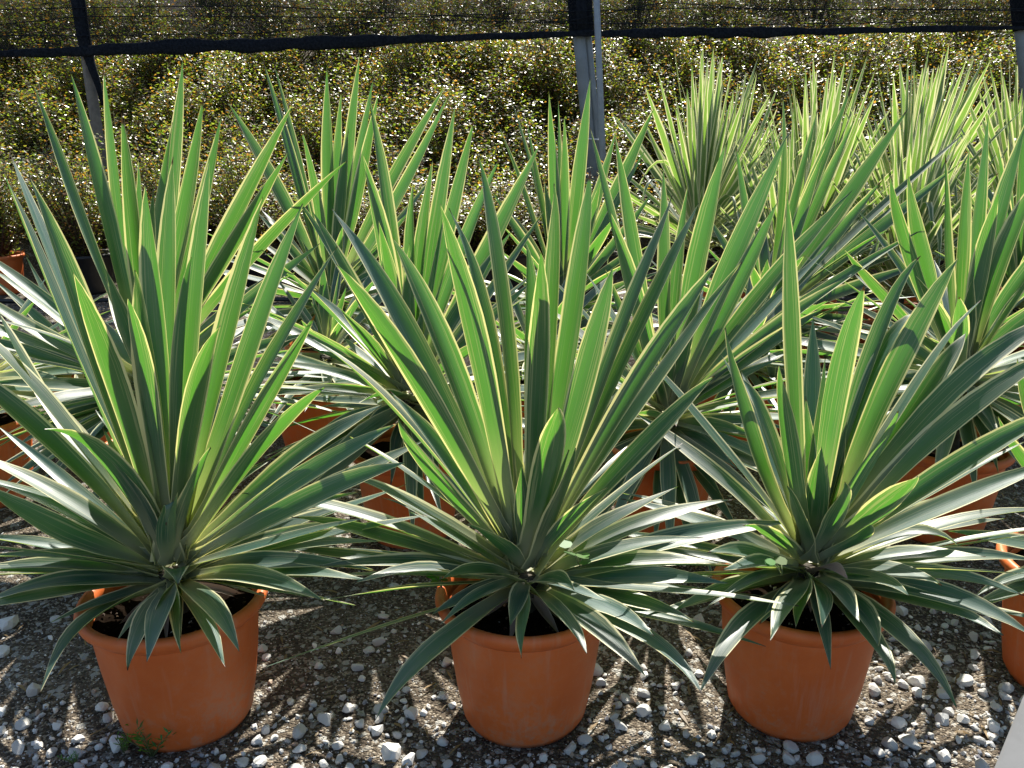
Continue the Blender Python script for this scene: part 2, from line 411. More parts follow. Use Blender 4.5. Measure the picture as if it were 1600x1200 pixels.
POTS = []      # (x, y, radius) for keeping gravel out of the pots
def potted(name, X, Y, label, group, scale=1.0, rz=None):
    loc = Vector((X, Y, gz(X, Y) - 0.004))
    root = empty(name, loc, label, 'potted plant', group)
    k = len(POTS)
    p = link('pot', POTMESH[k % 4], root); p.rotation_euler = (0, 0, rz if rz is not None else k * 1.1); p.scale = (scale,) * 3
    link('rim', RIMMESH[k % 4], p)
    s = link('soil', SOILMESH[k % 3], root); s.rotation_euler = (0, 0, k * 0.7); s.scale = (scale,) * 3
    POTS.append((X, Y, 0.135 * scale))
    return root, loc

def stem(root, loc, crown, r=0.030, zb=0.24):
    c = crown - loc
    n = 9; pts, rr = [], []
    for i in range(n):
        f = i / (n - 1); z = zb + (c.z - 0.03 - zb) * f
        pts.append((c.x * f, c.y * f, z)); rr.append(r * (1.15 - 0.35 * f) * (1 + 0.06 * math.sin(i * 2.6)))
    link('stem', mesh('stem', *tube(pts, rr, 12)), root, STEM)

GROUP = 'variegated yuccas potted in terracotta-coloured pots'
def yucca(X, Y, crown_px, traced, fills, label, W=0.052, segs=12, across=4, app=None, fl=(0.45, 0.62), low=14):
    """traced: (tipx, tipy, midx, midy, depth offset of the tip, apparent width in photo px[, real width]) read off the photo"""
    root, loc = potted('potted_yucca', X, Y, label, GROUP)
    crown = at(crown_px[0], crown_px[1], Y)
    stem(root, loc, crown)
    for L in traced:
        tx, ty, mx, my, d, a = L[:6]; a *= 0.82
        kf = 0.45 if ty > crown_px[1] else 0.2          # stiff blades: pull the middle towards the straight chord
        mx, my = mx + kf * ((crown_px[0] + tx) / 2 - mx), my + kf * ((crown_px[1] + ty) / 2 - my)
        opt = L[6] if len(L) > 6 else {}
        P2 = at(tx, ty, Y + d)
        h = P2 - crown
        steep = h.z / max(h.length, 0.01)
        hor = Vector((h.x, h.y, 0)); hor = hor.normalized() if hor.length > 0.01 else Vector((0, -1, 0))
        P0 = crown + hor * (0.030 if steep < 0.35 else 0.017) + Vector((0, 0, -0.045 + 0.05 * max(-0.5, steep)))
        M = at(mx, my, Y + d * opt.get('dm', 0.5))
        Wl = opt.get('W', W * random.uniform(0.93, 1.07))
        depth = (M - CAM).dot(FWD)
        if a > Wl * FPX / depth * 0.95: Wl = a * depth / FPX / 0.95
        roll = solve_roll(P0, M, P2, Wl, a)
        build_leaf(root, loc, P0, M, P2, Wl, roll, opt.get('mat', LEAF), segs, across, opt.get('chan', random.uniform(0.12, 0.48)),
                   opt.get('name', 'leaf'), opt.get('fold'))
    for (az, el, Ln, droop, *wk) in fills:
        wk = wk[0] if wk else 1.0
        o = Vector((math.cos(R(az)), math.sin(R(az)), 0)); dr = o * math.cos(R(el)) + Vector((0, 0, math.sin(R(el))))
        P0 = crown + o * 0.02 + Vector((0, 0, -0.05 + 0.0011 * el))
        P2 = P0 + dr * Ln + Vector((0, 0, -droop * Ln)); M = P0 + dr * Ln * 0.5 + Vector((0, 0, -droop * Ln * 0.22))
        dry = wk < 0; wk = abs(wk)
        build_leaf(root, loc, P0, M, P2, W * wk * random.uniform(0.75, 1.02), R(random.uniform(-28, 28)), DRYLEAF if dry else LEAF, segs, across, random.uniform(0.15, 0.3) + (0.5 if dry else 0), 'dry_leaf' if dry else 'leaf')
    return root, loc, crown

def fill_ring(n, a0, a1, e0, e1, l0, l1, dr=0.12, wk=1.0):
    out = []
    for i in range(n):
        az = a0 + (a1 - a0) * (i + random.uniform(0.15, 0.85)) / n
        el = random.uniform(e0, e1)
        out.append((az, el, random.uniform(l0, l1), dr * random.uniform(0.3, 1.6), wk))
    return out

# --- front row, left plant
A = [
 (17,241,118,500,.22,26), (7,273,96,505,.10,16), (45,273,150,545,-.02,44), (114,425,182,612,-.16,46), (227,289,247,520,.02,46),
 (210,422,237,590,-.10,44), (200,465,226,610,-.14,36), (271,245,263,480,.14,40), (327,247,303,500,.06,38), (299,402,288,540,-.06,24),
 (411,308,348,545,.08,44), (472,318,388,555,.06,40), (527,385,402,605,.05,24), (493,490,412,645,-.04,34), (344,508,305,640,-.18,44),
 (508,606,420,690,-.10,32), (70,670,172,722,-.20,44,{'W':.07}), (-60,490,92,645,.05,26), (-90,560,62,668,.02,40), (0,488,48,590,.12,14),
 (-40,745,78,832,-.12,46,{'W':.068}), (-60,700,95,775,.0,36), (-70,735,112,800,-.02,30), (-50,838,110,862,-.05,26), (-70,893,100,886,-.08,28),
 (-40,945,95,908,-.18,32), (-70,960,80,932,-.22,26), (62,1080,124,965,-.30,22), (200,1048,221,975,-.33,34,{'dm':.62}), (229,1034,254,960,-.34,44,{'dm':.62}),
 (283,1021,279,955,-.30,22,{'dm':.62}), (352,1042,322,978,-.30,28,{'dm':.6}), (374,1018,334,946,-.32,42,{'dm':.6}), (506,939,412,905,-.20,40), (590,893,428,876,-.06,38),
 (578,906,436,895,-.10,28), (560,820,438,840,.05,28), (600,845,452,857,.10,26), (600,630,455,722,.10,36), (622,662,468,748,.02,40),
 (634,722,482,778,-.08,42), (278,915,276,885,-.16,38,{'W':.05,'dm':.7}), (276,735,270,812,-.16,38,{'W':.055,'fold':.72}), (150,640,210,740,.16,30), (420,720,345,780,.20,26),
 (330,700,300,770,-.12,26), (180,720,222,795,-.10,28), (560,770,420,815,-.02,30), (-20,870,120,872,-.12,24), (470,760,370,815,.12,26),
]
# --- front row, middle plant
B = [
 (518,325,652,540,.10,44), (525,412,655,600,-.10,46), (613,371,704,562,.06,46), (688,318,746,545,-.02,48), (702,325,772,540,.04,30),
 (747,245,790,490,.10,32), (822,378,827,530,.02,30), (845,393,846,590,-.10,48), (865,287,868,490,.08,34), (922,266,898,500,.12,44),
 (957,416,916,590,.02,50), (1050,305,974,512,.14,28), (1092,317,992,525,.12,28), (1125,405,1000,590,-.02,38), (1160,410,1012,612,.05,26),
 (1117,588,1008,692,-.06,38), (873,637,864,735,-.26,60,{'W':.075}), (622,652,668,745,-.10,32), (612,614,688,708,.04,34), (490,530,622,645,.12,12),
 (534,745,624,778,-.06,20), (378,771,562,806,.02,24), (455,808,600,840,-.02,26), (500,885,640,877,-.08,30), (555,909,645,896,-.16,20),
 (586,1125,663,1022,-.40,42,{'dm':.58}), (814,1028,820,975,-.30,26,{'W':.045,'dm':.65}), (917,1021,880,968,-.30,28,{'dm':.6}), (1010,1058,936,985,-.34,46,{'dm':.58}),
 (898,922,866,904,-.20,34,{'W':.05}), (1022,993,955,952,-.26,36), (1085,973,1000,942,-.20,30), (1098,1085,1020,985,-.30,34), (1138,911,1000,903,-.10,40),
 (1240,815,1062,843,.06,42), (1150,780,1005,815,.12,34), (1128,880,1000,878,-.04,36), (900,700,872,790,-.14,30,{'W':.055}), (720,660,772,765,.18,26),
 (770,600,797,725,.14,34), (980,640,910,745,.16,34), (700,720,755,800,.12,28), (640,800,725,845,.02,26), (1060,760,945,822,.10,28),
 (950,760,890,820,-.10,30), (1100,840,960,860,-.02,28), (730,820,775,850,-.14,26), (690,905,750,893,-.20,24,{'W':.05}),
]
# --- front row, right plant
C = [
 (1134,512,1166,680,.06,30), (1155,590,1198,662,.10,28), (1229,300,1236,560,.06,34), (1218,570,1226,690,-.10,38,{'W':.06}), (1351,446,1311,600,-.08,48),
 (1439,400,1366,540,.06,32), (1498,402,1398,575,-.02,48), (1444,491,1366,562,.02,26), (1533,469,1420,612,.10,18), (1509,520,1442,625,.12,46),
 (1680,480,1478,607,.02,46), (1690,530,1480,655,-.06,44), (1680,630,1500,724,-.08,46), (1660,718,1480,790,-.06,38), (1404,642,1376,715,-.14,22,{'W':.05}),
 (1320,752,1316,806,-.18,38,{'W':.06}), (1434,743,1394,790,-.14,46,{'W':.07}), (1358,820,1351,845,-.18,24,{'W':.035}), (1106,862,1166,867,-.12,32), (1050,958,1130,925,-.18,32),
 (1093,1083,1148,975,-.30,42,{'dm':.58}), (1203,1000,1232,945,-.32,40,{'dm':.62}), (1243,981,1257,943,-.28,28,{'W':.045,'dm':.62}), (1284,982,1286,930,-.30,30,{'W':.05,'dm':.62}), (1343,971,1311,930,-.30,36,{'dm':.6}),
 (1372,1011,1361,967,-.30,38,{'dm':.6}), (1399,1069,1370,1008,-.36,36,{'dm':.6}), (1495,1107,1418,992,-.36,38,{'dm':.58}), (1568,992,1476,953,-.22,30), (1620,1000,1500,925,-.22,42),
 (1625,876,1480,866,.0,34), (1498,853,1420,830,-.06,26), (1472,916,1410,893,-.20,30), (1650,795,1480,818,.12,22), (1160,820,1205,838,-.08,28),
 (1180,720,1218,785,.14,30), (1290,560,1276,700,.12,34), (1380,560,1330,700,.14,38), (1560,760,1430,805,.08,34), (1600,930,1470,895,-.10,30),
 (1130,890,1190,885,-.2,26), (1420,930,1370,905,-.26,28,{'W':.05}), (1325,905,1300,890,-.24,16,{'W':.035,'mat':DRYLEAF,'name':'dry_leaf'}), (1540,870,1430,866,-.1,28), (1230,760,1246,810,-.12,26),
]
bud = lambda: fill_ring(5, 0, 360, 68, 84, .14, .30, .02)
dead = lambda: fill_ring(8, 10, 360, -22, -4, .09, .17, .15, -.45)
front_fill = lambda: fill_ring(6, 150, 212, -2, 30, .36, .54, .05, .72) + fill_ring(6, 328, 390, -2, 30, .36, .54, .05, .72) + fill_ring(5, 185, 355, 4, 20, .20, .30, .16, .75) + dead()
skirt = lambda: fill_ring(15, 0, 360, -22, -4, .34, .50, .10)
back = lambda: fill_ring(8, 20, 160, 15, 60, 0.45, 0.65) + bud() + fill_ring(5, 0, 180, -5, 30, .38, .52)
low = lambda: fill_ring(9, 10, 350, -22, 14, 0.34, 0.5, 0.2)
F1 = yucca(-0.69, 1.50, (266, 872), A, back() + front_fill() + fill_ring(4, 20, 160, -12, 14, .35, .5), 'variegated yucca in terracotta pot, leftmost of the front row, weed before its pot')
F2 = yucca(0.026, 1.52, (822, 880), B, back() + front_fill() + fill_ring(4, 20, 160, -12, 14, .35, .5), 'variegated yucca in terracotta pot in the middle of the front row')
F3 = yucca(0.605, 1.54, (1266, 866), C, back() + front_fill() + fill_ring(4, 20, 160, -12, 14, .35, .5), 'variegated yucca leaning right, in terracotta pot third along the front row')
# dry bract on the right plant lies across its lower leaves (part traced above)
F4 = yucca(1.265, 1.62, (1780, 855), [
 (1590,560,1630,720,.1,34),(1480,830,1590,850,.02,30),(1520,935,1600,895,-.1,30),(1500,960,1590,925,-.18,28),(1640,500,1660,690,.0,40),(1560,650,1620,760,.05,34)],
 fill_ring(26, -80, 80, -25, 75, .45, .65), 'variegated yucca mostly cut off by the right edge of the photo, front row')

# --- second row
D = [
 (52,131,125,350,.12,20), (110,114,168,340,.05,30), (162,101,188,330,.10,20), (190,177,213,380,-.05,32), (216,245,224,410,.10,18),
 (269,191,246,400,-.04,24), (285,93,268,330,.12,32), (317,154,288,360,.02,32), (345,184,308,380,.12,30), (458,161,352,370,.08,34),
 (451,238,348,415,-.02,30), (542,252,398,400,.05,26), (-40,385,78,478,.0,24), (-60,440,60,525,-.05,24), (-70,520,70,560,-.1,26),
 (165,420,195,510,-.15,34), (500,380,380,480,.05,24), (-30,600,90,605,-.1,26), (20,700,120,650,-.2,28), (480,520,360,560,0,26),
 (-10,470,105,545,.15,20), (240,300,235,450,-.1,30), (400,480,325,530,.1,26), (70,650,140,630,-.15,22),
]
E = [
 (567,241,608,420,-.02,36), (576,150,612,370,.10,26), (592,345,617,480,-.12,32), (646,280,642,440,.0,24), (676,248,655,430,.04,26),
 (711,164,677,385,.08,32), (742,184,695,390,.06,30), (781,247,708,430,.02,30), (844,224,748,420,.10,36), (488,330,560,460,-.06,26),
 (455,300,548,450,.05,18), (530,480,575,540,-.12,24), (485,545,555,575,-.08,20), (410,565,520,585,.0,20), (405,620,515,607,-.05,24),
 (800,360,715,490,.05,30), (830,440,735,530,.0,26), (780,520,710,565,-.08,26), (560,690,597,650,-.2,28), (610,760,622,690,-.25,26,{'W':.05}),
 (690,760,665,690,-.25,30), (735,690,690,650,-.2,28), (850,330,760,470,.12,20), (640,380,638,500,-.1,34), (470,700,550,655,-.1,24), (800,610,720,610,-.05,24),
]
Fp = [
 (961,210,992,420,.10,30), (921,194,966,400,.06,16), (954,332,996,480,-.08,36), (1134,224,1086,425,.02,42), (1232,206,1135,430,.04,42),
 (1332,297,1185,460,.06,34), (1215,315,1140,475,-.02,38), (1445,357,1232,492,.02,26), (1075,290,1056,460,.12,28), (1036,260,1036,440,.1,26),
 (945,420,985,530,.05,24), (1330,430,1190,530,-.02,28), (1290,480,1170,560,-.06,30), (1222,560,1130,600,-.08,26), (1155,735,1090,690,-.22,30),
 (1180,680,1110,668,-.16,32), (1240,672,1140,660,-.05,24), (1130,780,1080,715,-.28,30), (980,800,1005,720,-.25,28), (905,700,965,665,-.1,24),
 (1015,560,1028,600,-.15,20,{'W':.035}), (890,600,960,620,.0,24), (1040,800,1040,725,-.3,28), (1180,360,1112,500,.1,30), (1095,455,1068,550,-.12,34), (1300,380,1172,515,.12,24),
]
G = [
 (1392,275,1412,400,.02,26), (1419,270,1440,420,.06,34), (1477,242,1478,400,.04,18), (1515,232,1498,400,.08,26), (1605,185,1545,385,.06,36),
 (1625,270,1555,420,-.04,40), (1680,330,1580,460,.0,38), (1319,390,1382,470,.05,22), (1700,430,1590,510,-.05,38), (1430,430,1470,500,-.12,30),
 (1360,610,1430,595,-.1,26), (1380,700,1440,640,-.15,28), (1560,300,1530,430,-.06,36), (1460,700,1480,640,-.25,30), (1560,740,1535,660,-.25,30),
 (1340,520,1420,545,.0,24), (1640,650,1570,610,-.1,26), (1600,720,1560,650,-.2,28), (1545,180,1522,380,.15,26),
]
fr = lambda k=1.0: fill_ring(10, 0, 180, 5, 60, .45 * k, .65 * k) + fill_ring(15, 0, 360, -18, 14, .42 * k, .58 * k, .16) + fill_ring(9, 150, 390, 12, 42, .5, .66, .12) + fill_ring(14, 120, 420, -14, 26, .48, .66, .10) + bud() + skirt()
yucca(-1.07, 2.36, (228, 592), D, fr(), 'variegated yucca with very tall upright blades, straight behind the leftmost front yucca', segs=11)
yucca(-0.315, 2.36, (638, 608), E, fr(), 'variegated yucca in the gap between the left and middle front yuccas, second row', segs=11)
yucca(0.46, 2.38, (1042, 640), Fp, fr(), 'variegated yucca fanning right, in the gap between the middle and right front yuccas', segs=11)
yucca(1.32, 2.36, (1503, 578), G, fr(), 'variegated yucca behind the right front yucca, its broad blades near the right edge', segs=11)

# --- third row
H = [
 (357,161,446,315,.05,28), (410,92,466,290,.10,20), (427,95,475,300,.14,14), (511,107,513,285,.0,26), (534,140,524,310,.04,22),
 (562,84,540,280,.10,24), (583,124,553,300,.12,22), (592,140,556,320,.0,24), (698,131,602,300,.08,24), (700,150,612,330,.04,24),
 (470,200,500,340,-.05,20), (400,330,462,400,0,18), (420,420,470,445,-.05,18), (640,330,575,410,.05,22), (620,400,565,440,-.02,20),
 (450,480,485,475,-.1,20), (590,500,552,490,-.1,20), (545,200,530,340,-.06,24), (690,260,605,370,.12,14),
]
I = [
 (858,143,866,330,.0,24), (872,154,873,330,.08,14), (882,182,880,340,-.02,22), (922,121,902,310,.04,28), (964,201,922,350,.08,24),
 (1024,164,950,330,.06,28), (800,157,846,330,.1,10), (823,190,850,350,.05,14), (777,190,830,340,.12,10), (770,300,828,395,0,20),
 (1010,230,945,360,.0,18), (1020,300,950,400,.05,20), (1000,380,940,430,-.03,20), (780,390,835,440,-.05,20), (760,450,825,470,0,18),
 (940,280,910,390,-.08,24), (850,280,866,390,-.08,22), (1040,420,950,460,.02,20),
]
J = [
 (1420,168,1300,345,.04,34), (1332,135,1258,320,.06,26), (1334,189,1262,350,.0,26), (1280,164,1236,340,.02,18), (1224,150,1222,330,.06,14),
 (1380,280,1285,395,-.02,26), (1510,205,1340,360,.1,16), (1500,255,1340,385,.05,26), (1150,230,1168,370,.08,18), (1290,230,1240,375,-.05,26),
 (1445,410,1320,455,-.05,24), (1100,330,1150,415,.1,18), (1360,500,1280,500,-.1,20), (1090,430,1140,465,0,20), (1410,310,1300,410,.12,20),
]
f3 = lambda: fill_ring(8, 0, 180, 10, 60, .45, .6) + fill_ring(16, 0, 360, -15, 20, .42, .58, .16) + fill_ring(9, 150, 390, 18, 50, .5, .66, .1) + fill_ring(14, 120, 420, -14, 26, .48, .66, .10) + bud() + skirt()
yucca(-0.83, 3.6, (516, 462), H, f3(), 'variegated yucca in the third row, between the posts on the left', segs=10, W=.054)
yucca(0.2, 3.6, (878, 470), I, f3(), 'variegated yucca in the third row, directly before the wide grey post', segs=10, W=.054)
yucca(1.10, 3.35, (1196, 490), J, f3(), 'variegated yucca in the third row whose blades slant right before the striped yuccas', segs=10, W=.054)
yucca(2.05, 3.45, (1590, 470), [(1600,150,1598,330,.05,28),(1660,180,1625,340,.0,26),(1560,230,1575,370,-.05,24),(1540,300,1565,400,0,22),(1690,300,1640,400,0,24)], f3() + fill_ring(10, 60, 300, 50, 78, .5, .7), 'variegated yucca of the third row at the right edge of the photo', segs=10)
yucca(-1.62, 3.05, (120, 560), [(-20,430,60,500,.0,20),(-60,500,40,540,0,20),(260,470,190,520,.1,18),(20,640,80,590,-.15,22),(210,640,170,590,-.15,22),(40,400,85,490,.1,16)], fill_ring(14, 0, 360, -10, 25, .35, .5, .2), 'low variegated yucca with flattened blades behind the leftmost front plant', segs=10)

lowfill = lambda: fill_ring(20, 0, 360, -16, 22, .42, .60, .1, .9) + fill_ring(14, 0, 360, 18, 48, .40, .58, .06, .85) + bud() + skirt()
yucca(-0.74, 3.02, (510, 545), [], lowfill(), 'low wide-spreading variegated yucca half hidden between the left and middle front yuccas', segs=9)
yucca(0.09, 3.02, (836, 545), [], lowfill(), 'low variegated yucca hidden behind the middle front yucca', segs=9)
yucca(0.86, 2.98, (1160, 550), [], lowfill(), 'low wide-spreading variegated yucca half hidden behind the right front yucca', segs=9)
yucca(1.72, 2.95, (1500, 540), [], lowfill(), 'low variegated yucca half hidden near the right edge of the photo', segs=9)

yucca(-1.78, 2.60, (-25, 575), [], lowfill(), 'low variegated yucca whose flat blades reach in at the left edge', segs=9)

# --- striped yuccas at the back right
G2 = 'narrow striped yuccas at the back right'
def striped(X, Y, zc, n, label, hgt=0.7):
    root, loc = potted('striped_yucca', X, Y, label, G2)
    crown = loc + Vector((0, 0, zc))
    stem(root, loc, crown, 0.024)
    for i in range(n):
        az = i * 2.399 + random.uniform(-.3, .3); f = i / n
        el = R(84 - 72 * f ** 1.35 + random.uniform(-7, 7))
        Ln = hgt * random.uniform(0.82, 1.12) * (1.0 - 0.22 * f)
        o = Vector((math.cos(az), math.sin(az), 0)); dr = o * math.cos(el) + Vector((0, 0, math.sin(el)))
        P0 = crown + o * 0.018 + Vector((0, 0, 0.05 - 0.16 * f))
        bent = random.random()
        sag = (0.01 + 0.11 * f * f) * random.uniform(.4, 1.5)
        if bent < 0.13 and f > 0.15:                      # blade kinked and hanging over
            k = random.uniform(0.5, 0.7)
            P2 = P0 + dr * Ln * k + o * Ln * (1 - k) * 0.55 + Vector((0, 0, -Ln * (1 - k) * 0.9))
            M = P0 + dr * Ln * k * 0.98 + o * 0.02
        else:
            P2 = P0 + dr * Ln - Vector((0, 0, sag * Ln)); M = P0 + dr * Ln * .5 - Vector((0, 0, sag * Ln * .2))
        build_leaf(root, loc, P0, M, P2, random.uniform(.030, .046), R(random.uniform(-60, 60)), STRIPED, 9, 2, .25)
striped(0.98, 4.40, 0.70, 92, 'narrow striped yucca just right of the thin pole, leftmost of its kind', .84)
striped(1.52, 4.30, 0.60, 92, 'narrow striped yucca second from the left in the near line of its kind', .84)
striped(2.05, 4.40, 0.70, 92, 'narrow striped yucca third from the left in the near line of its kind', .84)
striped(2.60, 4.30, 0.72, 92, 'narrow striped yucca fourth from the left in the near line of its kind', .84)
striped(3.12, 4.35, 0.74, 80, 'narrow striped yucca at the right end of the near line, cut by the photo edge', .84)
striped(1.30, 3.95, 0.50, 80, 'short narrow striped yucca standing before the near line, leftmost of three', .72)
striped(1.85, 3.92, 0.54, 80, 'short narrow striped yucca standing before the near line, middle of three', .74)
striped(2.45, 3.92, 0.56, 80, 'short narrow striped yucca standing before the near line, rightmost of three', .74)
striped(1.28, 5.05, 0.66, 60, 'narrow striped yucca leftmost in the far line of its kind', .84)
striped(1.85, 5.10, 0.74, 60, 'narrow striped yucca second from the left in the far line of its kind', .84)
striped(2.42, 5.05, 0.78, 60, 'narrow striped yucca third from the left in the far line of its kind', .84)
striped(3.00, 5.10, 0.78, 60, 'narrow striped yucca at the right end of the far line, under the right post', .84)

# ------------------------------------------------------------------ posts, pole, shade net
NETY = 6.9
def post(name, px0, py0, px1, py1, rad, n, material, label, cat, Y=NETY, square=False):
    a = at(px0, py0, Y); b = at(px1, py1, Y)
    t = (a - b).normalized()
    foot = b - t * ((b.z - (-0.1)) / t.z); top = b + t * ((3.3 - b.z) / t.z)
    root = empty(name, (foot.x, foot.y, 0), label, cat, None)
    base = Vector((foot.x, foot.y, 0))
    return root, base, foot, top
# wide grey post in the middle: two tubes side by side with a dark seam between
root, base, foot, top = post('support_post', 905, 0, 927, 240, .07, 12, GALV, 'wide grey double-tube post in the middle, behind the yuccas', 'post')
for dx, r in ((-0.024, 0.050), (0.044, 0.026)):
    o = Vector((dx, 0, 0)); link('tube', mesh('tube', *tube([foot + o - base, (foot + top) * .5 + o - base, top + o - base], r, 16)), root, GALV)
b1 = at(922, 218, NETY - .05) - base
link('tie', mesh('tie', *tube([b1 + Vector((-.10, 0, 0)), b1 + Vector((0, -.03, .006)), b1 + Vector((.10, 0, -.004))], .006, 6)), root, TIE)
slv = at(905, -20, NETY) - base; sl2 = at(909, 53, NETY) - base
link('net_wrap', mesh('net_wrap', *tube([sl2 + Vector((0, 0, 0)), (slv + sl2) * .5, slv + (slv - sl2) * 4], .094, 16)), root, NETBLACK)
PALEPOLE = simple('pale_grey_pole', (0.30, 0.345, 0.40), 0.5)
root, base, foot, top = post('thin_pole', 932, 0, 941, 222, .022, 10, GREYPVC, 'thin grey pole just right of the wide middle post', 'pole', Y=NETY - .22)
link('pole_shaft', mesh('pole', *tube([foot - base, top - base], .024, 12)), root, PALEPOLE)
cap = foot - base; link('pole_foot', mesh('pole_foot', *tube([cap + Vector((0, 0, .08)), cap + Vector((0, 0, .16))], .032, 12)), root, GREYPVC)
root, base, foot, top = post('support_post', 122, 0, 147, 170, .05, 12, OLDWOOD, 'slim weathered post at the upper left, rising behind the net hem', 'post')
link('post_shaft', mesh('post', *tube([foot - base, (foot + top) * .5 - base, top - base], .046, 4)), root, OLDWOOD)
wr = [at(118, -60, NETY - .06), at(122, 0, NETY - .06), at(131, 60, NETY - .06), at(142, 100, NETY - .06), at(154, 135, NETY - .05), at(160, 165, NETY - .03)]
link('net_wrap', mesh('net_wrap', *tube([p - base for p in wr], [.055, .052, .05, .034, .024, .01], 10)), root, NETBLACK)
root, base, foot, top = post('support_post', 1592, 0, 1604, 130, .05, 12, GALV, 'grey post at the upper right corner of the photo', 'post')
link('post_shaft', mesh('post', *tube([foot - base, (foot + top) * .5 - base, top - base], .05, 14)), root, GALV)
s0, s1 = at(1592, -10, NETY) - base, at(1597, 46, NETY) - base
link('net_wrap', mesh('net_wrap', *tube([s1, (s0 + s1) * .5, s0 + (s0 - s1) * 4], .064, 14)), root, NETBLACK)

HEM_SCALE = .92
HEM = [(-700, 96, 10), (-300, 92, 10), (-100, 88, 11), (0, 84, 12), (140, 79, 15), (260, 74, 20), (400, 70, 21), (520, 66, 18), (700, 60, 12), (890, 52, 10), (960, 52, 11), (1040, 50, 14), (1150, 50, 15), (1300, 49, 12), (1500, 44, 8), (1600, 44, 7), (1800, 42, 8), (2000, 40, 8), (2300, 40, 8)]
net = empty('shade_net', (0, NETY - .1, 0), 'black shade net with sagging rolled hem hung across the top of the view', 'net')
nb = Vector((0, NETY - .1, 0))
hp, hr = [], []
for i in range(len(HEM) - 1):
    for k in range(12):
        f = k / 12; a, b = HEM[i], HEM[i + 1]
        hp.append(at(a[0] + (b[0] - a[0]) * f, a[1] + (b[1] - a[1]) * f, NETY - .1) - nb + Vector((0, 0, .012 * noise.noise(Vector((i * 2.6 + k * .22, 0.3, 0))))))
        hr.append((a[2] + (b[2] - a[2]) * f) * 6.6 / FPX * .5 * HEM_SCALE * (1 + .45 * noise.noise(Vector((i * 4.2 + k * .35, 7.3, 0)))))
hv, hf = tube(hp, hr, 10)
hv = [Vector((v.x, v.y * .35, v.z + .006 * noise.noise(Vector((v.x * 14, v.y * 40, v.z * 30))))) for v in hv]
link('hem', mesh('hem', hv, hf), net, NETBLACK)
# the netting itself, gently billowing
vs, fs = [], []; rows = 12
for j in range(rows + 1):
    for i, p in enumerate(hp):
        z = p.z + (3.25 - p.z) * j / rows
        vs.append((p.x, .05 * noise.noise(Vector((p.x * .8, z * 2, 2))) + .02, z))
n_ = len(hp)
fs = [(j * n_ + i, j * n_ + i + 1, (j + 1) * n_ + i + 1, (j + 1) * n_ + i) for j in range(rows) for i in range(n_ - 1)]
link('netting', mesh('netting', vs, fs), net, NET)
for wire in ([(-200, 40), (0, 38), (60, 33), (120, 26), (300, 25), (600, 28), (880, 18), (1100, 12), (1300, 15), (1600, 14), (1900, 12)],
             [(-200, 20), (120, 12), (400, 9), (880, 34), (1040, 3), (1200, 16), (1400, 14), (1800, 20)],
             [(-200, 55), (120, 56), (400, 52), (640, 30), (880, 36), (1200, 38), (1500, 34), (1800, 34)]):
    pts = [at(x, y, NETY - .12) - nb for x, y in wire]
    link('wire', mesh('wire', *tube(pts, .0035, 6)), net, NETBLACK)

# ------------------------------------------------------------------ shrubs behind
def shrub_meshes(seed, nleaf, rx, h):
    rnd = random.Random(seed)
    vs, fs, cols = [], [], []
    pal = [(.08, .12, .03), (.13, .16, .04), (.065, .10, .03), (.17, .16, .05), (.22, .11, .04), (.15, .075, .035), (.12, .14, .03), (.13, .14, .03)]
    tw_v, tw_f = [], []
    tips = []
    for k in range(70):                                     # twigs
        a = rnd.uniform(0, 6.283); q = rnd.random() ** .6
        e = Vector((math.cos(a) * rx * q, math.sin(a) * rx * q, h * (1 - .45 * q * q) * rnd.uniform(.72, 1.08)))
        m_ = Vector((e.x * .45, e.y * .45, e.z * .5)); tips.append((m_, e))
        v, f = tube([Vector((e.x * .08, e.y * .08, 0)), m_, e], [.008, .005, .002], 4)
        o = len(tw_v); tw_v += v; tw_f += [tuple(i + o for i in ff) for ff in f]
    for i in range(nleaf):
        m_, e = tips[rnd.randrange(len(tips))]
        t = rnd.random() ** .55
        p = (m_.lerp(e, t) if rnd.random() > .22 else m_ * rnd.uniform(.15, 1)) + Vector((rnd.gauss(0, .055), rnd.gauss(0, .055), rnd.gauss(0, .05)))
        n = Vector((rnd.gauss(0, .48), rnd.gauss(0, .48), 1)).normalized()
        d = n.cross(Vector((rnd.uniform(-1, 1), rnd.uniform(-1, 1), rnd.uniform(-1, 1)))).normalized(); s = n.cross(d)
        L = rnd.uniform(.024, .044); W = L * rnd.uniform(.45, .62)
        o = len(vs)
        vs += [p, p + d * L * .5 + s * W * .5 - n * L * .05, p + d * L, p + d * L * .5 - s * W * .5 - n * L * .05]
        fs.append((o, o + 1, o + 2, o + 3))
        c = pal[rnd.randrange(len(pal))]; k = rnd.uniform(.75, 1.5)
        cols += [(c[0] * k, c[1] * k, c[2] * k, 1)] * 4
    me = mesh('foliage', vs, fs, False)
    at_ = me.color_attributes.new('tint', 'FLOAT_COLOR', 'POINT')
    at_.data.foreach_set('color', [x for c in cols for x in c]); me.materials.append(FOLIAGE)
    ms = mesh('branches', tw_v, tw_f); ms.materials.append(BARK)
    return me, ms
SH = [shrub_meshes(s, 6000, .52, .95) for s in (1, 2, 3, 4)]
SPOT = simple('dark_container', (0.02, 0.02, 0.022), .5)
DARKPOT = mesh('container', *lathe('container', [(0, 0), (.15, 0), (.16, .02), (.20, .27), (.215, .275), (.215, .30), (.195, .30), (.185, .2)], 28)); DARKPOT.materials.append(SPOT)
